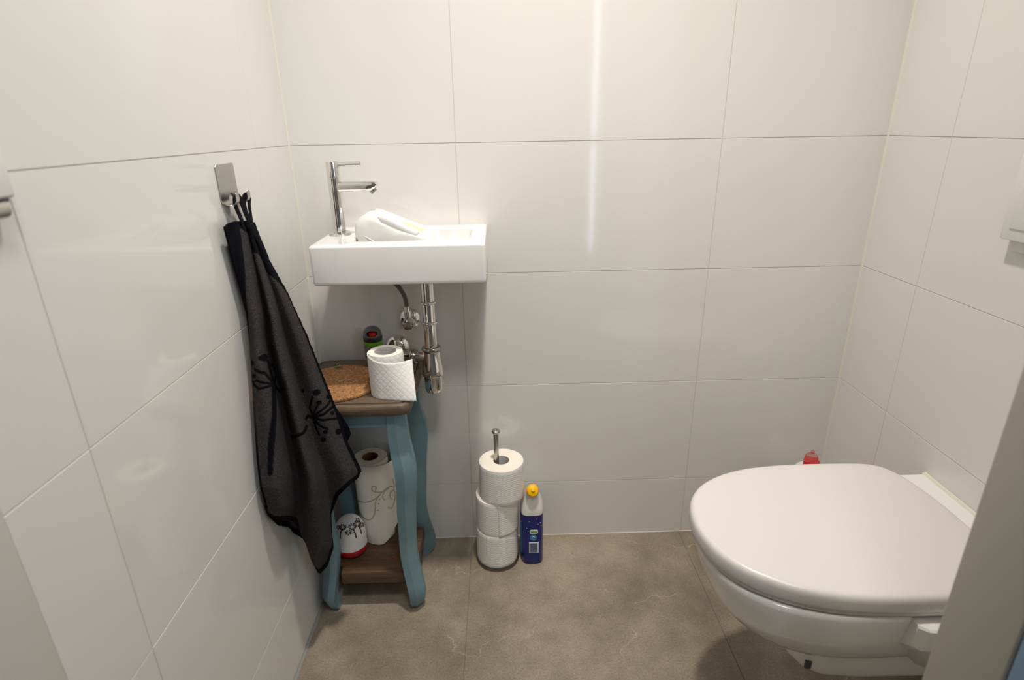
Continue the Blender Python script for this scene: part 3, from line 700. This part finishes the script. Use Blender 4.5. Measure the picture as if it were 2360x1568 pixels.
# ------------------------------------------------------------------ toilet cleaner bottle by the roll stand
bo = thing('cleaner_bottle', 'blue and white toilet cleaner bottle with yellow cap beside the roll stand', 'bottle', (.534, -.08, 0))
def bsec(cx_, cy_, hx2, hy2, z, e=.55, n=40):
    return [(cx_ + hx2 * math.copysign(abs(cos(a)) ** e, cos(a)), cy_ + hy2 * math.copysign(abs(sin(a)) ** e, sin(a)), z) for a in [2 * pi * k / n for k in range(n)]]
BX = .5345
body = [bsec(BX, -.078, .026, .037, 0.0005), bsec(BX, -.078, .0285, .0405, .003), bsec(BX, -.078, .0295, .0415, .008), bsec(BX, -.078, .0296, .0417, .06), bsec(BX, -.078, .0300, .0417, .12), bsec(BX, -.078, .0305, .0417, .1585)]
G().add(*loft(body)).obj('label_body', 'blue_label', bo)
up = [bsec(BX, -.078, .0303, .0414, .1580)]
for z, a, cy2, b, e in ((.170, .0300, -.079, .0405, .6), (.182, .0275, -.081, .037, .7), (.195, .0235, -.084, .032, .8), (.208, .0190, -.088, .026, .9), (.219, .0155, -.093, .020, 1), (.228, .0135, -.099, .0155, 1)): up.append(bsec(BX + .0005, cy2, a, b, z, e))
G().add(*loft(up)).obj('shoulder', 'bottle', bo, ang=50)
ca = Vector((.03, -.80, .46)).normalized(); cb = Vector((BX + .0005, -.0975, .2240))
G().add(*lathe([(.0125, 0), (.0128, .010), (.0162, .0105), (.0166, .013), (.0160, .022), (.0135, .027), (.0075, .0295), (.0, .030)], cb, ca, 40, False)).obj('cap', 'yellow', bo)
G().add(*lathe([(.0050, 0), (.0048, .003), (.0040, .0042), (0, .0044)], cb + ca * .0285 + Vector((0, 0, .003)), ca, 20)).obj('cap_nub', 'yellow_nub', bo)
yf = -.1201
def print_box(name, x0, x1, z0, z1, mat, lift=0): return G().add(*box(x0, x1, yf - .0004 - lift, yf + .003, z0, z1, .0002, 1)).obj(name, mat, bo)
def fz(y): return at(1226, y, 'y', -.12).z
def fxx(x, y): return at(x, y, 'y', -.12).x
X1, X2 = fxx(1221, 1225), fxx(1240, 1225)
g = G(); zc = (fz(1222) + fz(1231)) / 2; hh = (fz(1222) - fz(1231)) / 2
g.add(*loft([[(x, y_, z) for x, z in [((X1 + X2) / 2 + (X2 - X1) / 2 * math.copysign(abs(cos(a)) ** .5, cos(a)), zc + hh * math.copysign(abs(sin(a)) ** .6, sin(a))) for a in [2 * pi * k / 24 for k in range(24)]]] for y_ in (yf - .0004, yf + .002)])); g.obj('eco_badge', 'white_print', bo)
print_box('badge_text_bar', X1 + .002, X2 - .009, zc - hh * .5, zc + hh * .45, 'green_print', .0003); print_box('badge_text_bar', X2 - .0085, X2 - .002, zc - hh * .6, zc + hh * .3, 'green_print', .0003)
xc = fxx(1229.5, 1240); zc2 = fz(1240)
G().add(*lathe([(.0092, 0), (.0092, .0026), (0, .0027)], (xc, yf + .0022, zc2), (0, -1, 0), 32)).obj('round_badge', 'cyan_print', bo)
G().add(*lathe([(.0030, 0), (.0030, .0008), (0, .0009)], (xc + .0005, yf - .0002, zc2 + .002), (0, -1, 0), 20)).obj('badge_mark', 'white_print', bo)
G().add(*lathe([(.0014, 0), (.0014, .0005), (0, .0006)], (xc + .0005, yf - .0009, zc2 + .002), (0, -1, 0), 16)).obj('badge_mark', 'dark_print', bo)
zb0, zb1 = fz(1275), fz(1250.5); xb0, xb1 = fxx(1219.5, 1262), fxx(1241.5, 1262)
print_box('barcode_panel', xb0, xb1, zb0, zb1, 'white_print')
g = G(); z = zb0 + .0022; rnb = random.Random(5)
while z < zb1 - .0035:
    h_ = rnb.choice((.0004, .0007, .0010)); g.add(*box(xb0 + .0014, xb1 - .0035, yf - .0009, yf, z, z + h_)); z += h_ + rnb.choice((.0004, .0006))
g.obj('barcode', 'grey_print', bo)
g = G()
for qx, qy in ((1220, 1203), (1237, 1197), (1245, 1205), (1240, 1209), (1247, 1212), (1214, 1218), (1217, 1225)):
    p = at(qx, qy, 'y', -.12); g.add(*lathe([(.0009, 0), (.0009, .0007), (0, .0008)], (p.x, yf + .0002, p.z), (0, -1, 0), 10))
g.obj('white_sparkles', 'white_print', bo)
G().add(*box(BX - .0301, BX - .0285, -.105, -.05, .03, .13, .0005, 1)).obj('side_label', 'cyan_print', bo)

# ------------------------------------------------------------------ toilet cleaner in the far corner, half hidden by the toilet
rb = thing('cleaner_bottle', 'white toilet cleaner bottle with red and clear cap in the corner behind the toilet', 'bottle', (1.275, -.075, 0))
rx, ry = 1.2705, -.0760
L = [bsec(rx, ry, .030, .033, .0005), bsec(rx, ry, .0345, .036, .004), bsec(rx, ry, .0345, .036, .23), bsec(rx, ry, .0335, .035, .245, .7), bsec(rx, ry, .029, .030, .2555, .8), bsec(rx + .002, ry, .022, .022, .263, 1)]
G().add(*loft(L)).obj('body', 'bottle', rb)
G().add(*box(rx - .0352, rx + .0352, ry - .0368, ry + .03, .03, .2, .004)).obj('label', 'blue_label', rb)
G().add(*lathe([(.0195, 0), (.0200, .002), (.0190, .016), (.0170, .017)], (rx + .003, ry, .2600))).obj('cap_ring', 'redcap', rb)
G().add(*lathe([(.0175, .0), (.0170, .008), (.0140, .017), (.0085, .022), (.0045, .024), (.0040, .027), (.0042, .031), (.003, .0325), (0, .033)], (rx + .001, ry, .2758))).obj('cap_dome', 'pinkclear', rb)

# ------------------------------------------------------------------ toilet
YC = -.5400
to = thing('toilet', 'wall hung white toilet with closed lid on the right wall', 'toilet', (RW, YC, .08))
half = [(.7960, 0), (.7972, .020), (.8010, .042), (.8080, .065), (.8200, .088), (.8400, .113), (.8650, .133), (.8950, .150), (.9300, .1635), (.9700, .1730), (1.02, .1785), (1.07, .1805), (1.12, .1805), (1.165, .1795), (1.20, .1760), (1.2250, .166), (1.2420, .147), (1.2520, .120), (1.2600, .080), (1.2640, .040), (1.2650, 0)]
hs = catmull([(a, b, 0) for a, b in half], 4)
def lidloop(ins, z):
    pts_ = [Vector((p.x, YC - p.y, z)) for p in hs] + [Vector((p.x, YC + p.y, z)) for p in hs[-2:0:-1]]
    n = len(pts_); out_ = []
    for i, p in enumerate(pts_):
        t = (pts_[(i + 1) % n] - pts_[i - 1]).normalized(); nrm = Vector((-t.y, t.x, 0))
        if nrm.dot(Vector((1.03, YC, z)) - p) < 0: nrm = -nrm
        out_.append(p + nrm * ins)
    return out_
L = [lidloop(i, z) for i, z in ((.010, .4285), (.0035, .4288), (.0010, .4300), (.0002, .433), (0, .440), (.0002, .447), (.0010, .4520), (.0028, .4555), (.0055, .4578), (.0090, .4590), (.013, .4594))]
for f_, z in ((.985, .4596), (.93, .4599), (.82, .4601), (.6, .4604), (.3, .4608)):
    q0 = L[-1] if f_ == .985 else q0; L.append([Vector((1.05 + (p.x - 1.05) * f_, YC + (p.y - YC) * f_, z)) for p in q0])
V, F = loft(L); G().add(V, F).obj('lid', 'lid', to, ang=50)
L = [lidloop(i, z) for i, z in ((.010, .4200), (.0050, .4203), (.0035, .4225), (.0045, .4275), (.010, .4284))]
G().add(*loft(L)).obj('seat_ring', 'lid', to, ang=50)
G().add(*loft([lidloop(.0095, .4150), lidloop(.0095, .4203)])).obj('gap_shade', 'dark_gap', to)  # dark loop put in as the shade between seat and bowl
# hinges strip at the back
G().add(*lathe([(.011, 0), (.011, .006), (.0, .0062)], (1.276, YC - .078, .4150))).obj('hinge_cap', 'chrome', to)
G().add(*lathe([(.011, 0), (.011, .006), (.0, .0062)], (1.276, YC + .078, .4150))).obj('hinge_cap', 'chrome', to)
# bowl: shrinking loops from rim downwards
N = 72
def bowl_loop(x0, x1, hw, z, e=.82):
    c_ = x0 + (x1 - x0) * .52; out_ = []
    for k_ in range(N):
        a = 2 * pi * k_ / N; ca_, sa_ = cos(a), sin(a)
        ax_ = (c_ - x0) if ca_ < 0 else (x1 - c_); ee = e if ca_ < 0 else .62
        out_.append(Vector((c_ + ax_ * math.copysign(abs(ca_) ** ee, ca_), YC + hw * math.copysign(abs(sa_) ** ee, sa_), z)))
    return out_
zz_ = lambda z: .4155 - (.4155 - z) * .74
bl_ = bowl_loop
bowl_loop = lambda x0, x1, hw, z: bl_(x0, x1, hw, zz_(z) if z < .4 else z)
L = [bowl_loop(1.15, 1.16, .004, .192), bowl_loop(.985, 1.205, .074, .194), bowl_loop(.930, 1.222, .103, .204), bowl_loop(.895, 1.230, .122, .222), bowl_loop(.868, 1.235, .137, .245), bowl_loop(.848, 1.237, .149, .272), bowl_loop(.832, 1.238, .158, .305), bowl_loop(.821, 1.238, .165, .342),
     bowl_loop(.813, 1.238, .170, .380), bowl_loop(.8065, 1.238, .1725, .406), bowl_loop(.8075, 1.238, .1725, .4125), bowl_loop(.8115, 1.234, .169, .4155)]
G().add(*loft(L)).obj('bowl', 'ceramic', to, ang=60)
# rear deck flaring out to the wall
def rear(x, hw, zt, zb, hb, ch=.012):
    hn = hw + .0095
    return [(x, YC - hn, zt - ch), (x, YC - hn + ch, zt), (x, YC + hw - ch, zt), (x, YC + hw, zt - ch), (x, YC + hw, zt - .045), (x, YC + hb, zb), (x, YC - hb, zb), (x, YC - hn + .006, zt - .045)]
L = [rear(1.072, .178, .4135, .345, .150, .004), rear(1.082, .1885, .4145, .330, .150, .003), rear(1.130, .1935, .4148, .280, .140, .003), rear(1.22, .1935, .4150, .22, .12, .003), rear(1.3495, .1935, .4150, .18, .12, .003)]
G().add(*loft(L)).obj('rear_deck', 'ceramic', to, ang=25)
G().add(*lathe([(.0045, 0), (.0045, .0015), (0, .0017)], (1.104, YC - .2005, .394), (-.1, -1, 0), 16)).obj('fixing_hole', 'dark_gap', to)
G().add(*loft([[(x, y, .4145), (x, y, .4195), (x - .004 if x > 1.34 else x, y, .4185), (x - .007, y, .4150)] for x, y in ((RW - .0004, YC - .194), (RW - .0004, YC + .194))])).obj('sealant_line', 'sealant', to)
# trap housing under the bowl
L = []
for x, hw, zb, zt in ((.960, .030, .225, .27), (.972, .062, .206, .27), (.992, .080, .190, .27), (1.02, .090, .180, .27), (1.08, .095, .176, .27), (1.20, .098, .176, .28), (1.3495, .112, .176, .30)):
    sec = []
    for a in [2 * pi * k_ / 32 for k_ in range(32)]:
        e = .45; sec.append((x, YC + hw * math.copysign(abs(cos(a)) ** e, cos(a)), (zb + zt) / 2 + (zt - zb) / 2 * math.copysign(abs(sin(a)) ** e, sin(a))))
    L.append(sec)
G().add(*loft(L)).obj('trap_housing', 'ceramic', to, ang=60)
G().add(*box(.990, 1.000, YC - .0835, YC - .078, .205, .222)).obj('fixing_slot', 'dark_gap', to)

# ------------------------------------------------------------------ flush plate on the right wall
fp = thing('flush_plate', 'white flush plate on the right wall above the toilet', 'flush plate', (RW, -.51, .9))
fpx, fyc = RW - .0003, -.505
G().add(*box(fpx - .010, fpx, -.630, -.397, .900, 1.06, .003)).obj('backing', 'white_plastic', fp)
G().add(*box(fpx - .0240, fpx - .010, -.640, -.3885, .920, 1.075, .003)).obj('cover', 'white_plastic', fp)
G().add(*box(fpx - .0265, fpx - .0235, -.625, -.53, .940, 1.06, .001)).obj('button', 'white_plastic', fp)
G().add(*box(fpx - .0265, fpx - .0235, -.52, -.405, .940, 1.06, .001)).obj('button', 'white_plastic', fp)

# ------------------------------------------------------------------ holder at the left edge, on the left wall
lh = thing('wall_holder', 'white wall holder with a steel bar beneath, at the left edge of the photo', 'holder', (0, -.85, 1.04))
G().add(*box(.0004, .0180, -.90, -.7990, 1.0590, 1.1100, .003, 3)).obj('cover', 'white_plastic', lh)
V, F = lathe([(.0, 0), (.0075, .0), (.0085, .001), (.0085, .09), (.0, .0902)], (.0110, -.8100, 1.0500), (0, -1, 0), 32)
G().add(V, F).obj('steel_bar', 'steel', lh)
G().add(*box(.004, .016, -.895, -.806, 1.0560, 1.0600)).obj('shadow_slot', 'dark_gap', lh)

# ------------------------------------------------------------------ towel hook
hk = thing('towel_hook', 'brushed steel double hook stuck on the left wall', 'hook', (0, -.33, 1.0))
py0, py1 = -.3665, -.2985; T1, T2 = -.3500, -.3045; tw = .0060
Rb = .0105
def jpos(s):
    if s < .056: return (.0012, 1.0615 - s)
    a = (s - .056) / Rb
    if a < pi: return (.0012 + Rb - Rb * cos(a), 1.0055 - Rb * sin(a))
    return (.0012 + 2 * Rb, 1.0055 + (s - .056 - pi * Rb))
V = []; F = []; ds = .0009; ns = 112; ny = 76; idx = {}
for i in range(ns + 1):
    s = i * ds; x, z = jpos(s)
    for j in range(ny + 1): y = py0 + (py1 - py0) * j / ny; V.append((x, y, z))
smax = ns * ds
for i in range(ns):
    s = (i + .5) * ds
    for j in range(ny):
        y = py0 + (py1 - py0) * (j + .5) / ny; ok = s < .062
        # corners rounded
        for t in (T1, T2):
            e = smax - .001 - s
            if abs(y - t) < tw and s < smax - .002:
                if e > tw or (abs(y - t) ** 2 + (tw - e) ** 2) < tw * tw: ok = True
            if .062 <= s < .074 and abs(y - t) < tw + (.074 - s) * .9: ok = True
        if (y - (T1 + T2) / 2) ** 2 + ((s - .062) * .8) ** 2 < .0105 ** 2: ok = False
        if s < .003 and (abs(y - py0) < .003 - s or abs(y - py1) < .003 - s): ok = False
        if ok: a = i * (ny + 1) + j; F.append((a, a + 1, a + ny + 2, a + ny + 1))
o = obj('hook_plate', V, F, 'steel', hk, ang=60); md = o.modifiers.new('t', 'SOLIDIFY'); md.thickness = .0012; md.offset = 0
bm = bmesh.new(); bm.from_mesh(o.data); bmesh.ops.delete(bm, geom=[v for v in bm.verts if not v.link_faces], context='VERTS'); bm.to_mesh(o.data); bm.free()

# ------------------------------------------------------------------ towel
tw_ = thing('hand_towel', 'charcoal terry hand towel with navy dandelion motifs hanging from the wall hook', 'towel', (.03, -.36, .18))
Lp = [(514, 524), (533, 597), (553, 672), (567, 726), (574, 780), (581, 887), (586, 976), (592, 1066), (599, 1123), (612, 1166)]
Rp = [(583, 513), (600, 558), (615, 597), (640, 640), (660, 676), (706, 776), (746, 876), (774, 944), (797, 1016), (831, 1084)]
Tp = [(514, 524), (524, 515), (540, 510), (556, 510), (572, 508), (583, 513)]
Bp = [(612, 1166), (618, 1182), (636, 1194), (660, 1197), (683, 1200), (692, 1225), (708, 1252), (720, 1288), (736, 1321), (752, 1303), (766, 1262), (763, 1225), (761, 1185), (778, 1142), (805, 1115), (823, 1101), (831, 1084)]
def para(P, n):
    P = [Vector((a, b, 0)) for a, b in P]; L_ = [0]
    for a, b in zip(P, P[1:]): L_.append(L_[-1] + (b - a).length)
    out_ = []
    for i in range(n + 1):
        t = L_[-1] * i / n; k_ = max(j for j in range(len(L_)) if L_[j] <= t + 1e-9); k_ = min(k_, len(P) - 2)
        f = (t - L_[k_]) / (L_[k_ + 1] - L_[k_]); out_.append(P[k_].lerp(P[k_ + 1], min(1, f)))
    return out_
def coons(Lp, Rp, Tp, Bp, nu, nv):
    Lc, Rc, Tc, Bc = para(Lp, nv), para(Rp, nv), para(Tp, nu), para(Bp, nu); g_ = []
    for j in range(nv + 1):
        t = j / nv; row = []
        for i in range(nu + 1):
            u = i / nu
            p = Tc[i] * (1 - t) + Bc[i] * t + Lc[j] * (1 - u) + Rc[j] * u - (Tc[0] * (1 - u) * (1 - t) + Tc[-1] * u * (1 - t) + Bc[0] * (1 - u) * t + Bc[-1] * u * t)
            row.append(p)
        g_.append(row)
    return g_
sw = lambda P: sorted([(b, a) for a, b in P])
LX, RX = sw(Lp), sw(Rp)
VA = sw([(556, 515), (574, 533), (596, 644), (614, 733), (617, 780), (631, 854), (647, 898), (669, 994), (688, 1101), (686, 1201), (700, 1260)])
VB = sw([(570, 515), (585, 554), (631, 679), (652, 760), (668, 820), (683, 873), (701, 959), (722, 1035), (752, 1110), (764, 1180), (770, 1262), (760, 1325)])
YL = [(524, -.3999), (597, -.3923), (672, -.3833), (780, -.3823), (976, -.424), (1123, -.4497), (1166, -.441), (1330, -.40)]
def fold(x, y):
    a, b = interp(VA, y), interp(VB, y); l = interp(LX, y); r = max(interp(RX, y), b + 12)
    pts_ = [(l, 0), ((l + a) / 2 - 2, 1.0), (a, -.75), ((a + b) / 2, .95), (b, -.45), (b + (r - b) * .62, .45), (r, 0.05)]
    if x <= l: return 0
    for (x0, h0), (x1, h1) in zip(pts_, pts_[1:]):
        if x <= x1 and x1 > x0: return h0 + (h1 - h0) * smooth((x - x0) / (x1 - x0))
    return 0
NU, NV = 190, 520
grid = coons(Lp, Rp, Tp, Bp, NU, NV); V = []; mo = []
C1, C2 = (627, 889), (724, 962)
lines = [([C1, (613, 834)], 2.0), ([C1, (607, 862), (592, 851)], 2.0), ([C1, (610, 884), (596, 876), (584, 882)], 1.6), ([C1, (632, 870), (637, 845)], 1.5), ([C1, (640, 903), (646, 904)], 2.2), ([C1, (628, 960), (625, 1030), (625, 1090)], 4.6), ([C1, (600, 896), (583, 880)], 2.2),
         ([C2, (716, 940), (722, 914)], 1.7), ([C2, (728, 945), (735, 930)], 1.5), ([C2, (736, 950), (752, 935), (758, 925)], 1.8), ([C2, (745, 955), (765, 938)], 2.0), ([C2, (745, 968), (772, 966)], 1.9), ([C2, (738, 980), (754, 988)], 1.8), ([C2, (730, 985), (738, 1002)], 1.4),
         ([C2, (712, 958), (702, 967)], 3.0), ([(703, 985), (697, 998), (686, 1005), (672, 1007)], 2.8)]
dts = [((605, 826), 7.5), ((584, 837), 5.5), ((590, 867), 4), ((624, 843), 3.5), ((729, 905), 6.5), ((735, 928), 4.5), ((754, 916), 5.0), ((763, 953), 4), ((777, 966), 3.5), ((777, 996), 6.5), ((751, 995), 4), ((747, 1012), 5), ((699, 900), 3.5)]
for j in range(NV + 1):
    for i in range(NU + 1):
        p = grid[j][i]; x, y = p.x, p.y; l = interp(LX, y); r = interp(RX, y); s = max(0, min(1, (x - l) / max(20, r - l)))
        yl = interp(YL, y); yb = yl + (-.305 - yl) * s ** .85
        amp = .008 + .024 * smooth((y - 510) / 350)
        h_ = fold(x, y) * amp; yy = yb - h_
        q = at(x, y, 'y', yy)
        if q.x < .0075: q = at(x, y, 'x', .0075)
        V.append(q)
        v_ = 0
        for P_, w in lines:
            if y > 800 and y < 1100: v_ = max(v_, smooth(1 - (poly_d((x, y), P_) - w) / 1.6))
        for (cx2, cy2), r2 in dts:
            v_ = max(v_, smooth(1 - (math.hypot(x - cx2, y - cy2) - r2) / 1.6))
        # hems: bottom edge, top band, flat woven borders at the upper sides
        if NV - j < 7: v_ = 1
        u = i / NU
        if i > NU - 5: v_ = 1
        v_ = max(v_, smooth((l + interp([(520, 36), (600, 26), (700, 14), (800, 4), (900, 1), (1100, 3), (1170, 5)], y) - x) / 2.5))
        v_ = max(v_, smooth((x - r + interp([(510, 26), (560, 26), (620, 16), (680, 5), (760, 0)], y)) / 2.5) if y < 760 else 0)
        v_ = max(v_, smooth((530 - y) / 5 + .5))
        mo.append(v_)
F = []
for j in range(NV):
    for i in range(NU): a = j * (NU + 1) + i; F.append((a, a + 1, a + NU + 2, a + NU + 1))
o = obj('front_cloth', V, F, 'towel', tw_, ang=80); attr(o, 'motif', mo)
md = o.modifiers.new('t', 'SOLIDIFY'); md.thickness = .0035
flip = o.data.polygons[NU * 20 + 90].normal.y > 0; md.offset = 1 if flip else -1
# back layer
Lp2 = [(520, 528), (540, 600), (560, 672), (573, 726), (580, 780), (586, 887), (591, 976), (597, 1066), (603, 1130), (617, 1188)]
Rp2 = [(580, 515), (596, 558), (612, 600), (637, 645), (658, 684), (702, 784), (752, 905), (804, 984), (809, 1000), (801, 1018)]
Tp2 = [(520, 528), (550, 516), (580, 515)]
Bp2 = [(617, 1188), (640, 1211), (668, 1217), (674, 1228), (700, 1243), (716, 1262), (735, 1290), (748, 1230), (750, 1160), (765, 1090), (785, 1020), (801, 1018)]
NU2, NV2 = 70, 150; grid = coons(Lp2, Rp2, Tp2, Bp2, NU2, NV2); V = []; mo = []
LX2, RX2 = sw(Lp2), sw(Rp2)
for j in range(NV2 + 1):
    for i in range(NU2 + 1):
        p = grid[j][i]; x, y = p.x, p.y; l = interp(LX2, y); r = interp(RX2, y); s = max(0, min(1, (x - l) / max(20, r - l)))
        yl = interp(YL, y) + .003; yb = yl + (-.287 - yl) * s ** .85 + .008 * sin(s * 11) * smooth((y - 520) / 200)*0 + .020 * smooth((y - 540) / 200) * sin(pi * s)
        q = at(x, y, 'y', yb)
        if q.x < .0045: q = at(x, y, 'x', .0045)
        V.append(q); mo.append(1 if (NV2 - j < 4 or NU2 - i < 3 or x < l + 6 or y < 560) else 0)
F = []
for j in range(NV2):
    for i in range(NU2): a = j * (NU2 + 1) + i; F.append((a, a + 1, a + NU2 + 2, a + NU2 + 1))
o = obj('back_cloth', V, F, 'towel', tw_, ang=80); attr(o, 'motif', mo)
# piping along the hems, following the cloth edge
def hemtube(pts_px, ydep, r, name='hem_piping'):
    P = [at(x, y, 'y', d) for (x, y), d in zip(pts_px, ydep)]; V, F, U = tube(P, r, 8); return G().add(V, F, 0, U).obj(name, 'hem', tw_, ang=70)
o_ = bpy.data.objects
fr = [v for v in tw_.children if v.name.startswith('front_cloth')][0]
vv = [v.co.copy() for v in fr.data.vertices]
base_ = NV * (NU + 1)
V_, F_, U_ = tube([vv[base_ + i] + Vector((0, -.0005, 0)) for i in range(0, NU + 1, 2)], .0026, 8); G().add(V_, F_, 0, U_).obj('hem_piping', 'hem', tw_, ang=70)
V_, F_, U_ = tube([vv[j * (NU + 1) + NU] for j in range(0, NV + 1, 3)], .0022, 8); G().add(V_, F_, 0, U_).obj('hem_piping', 'hem', tw_, ang=70)
# hanging loops
def band(P3, w, th, name, side=(0, 1, 0)):
    V, F, U = tube(catmull(P3, 8), w, 12, th / w, Vector(side)); return G().add(V, F, 0, U).obj(name, 'hem', tw_, ang=60)
A_ = lambda x, y, X: at(x, y, 'x', X)
band([A_(549, 452, .015), A_(541, 462, .014), A_(545, 480, .015), A_(555, 503, .018), A_(565, 530, .020)], .0070, .0016, 'hanging_loop', (1, 0, 0))
band([A_(549, 454, .016), A_(556, 464, .017), A_(566, 490, .021), A_(582, 525, .026), A_(600, 560, .032), A_(616, 598, .036)], .0075, .0016, 'hanging_loop', (1, 0, 0))
band([A_(575, 452, .015), A_(563, 458, .014), A_(565, 480, .016), A_(572, 505, .020), A_(578, 525, .022)], .0082, .0018, 'hanging_loop', (1, 0, 0))
band([A_(575, 454, .017), A_(574, 470, .018), A_(577, 492, .020), A_(582, 518, .022), A_(598, 550, .026), A_(612, 590, .030)], .0065, .0016, 'hanging_loop', (1, 0, 0))
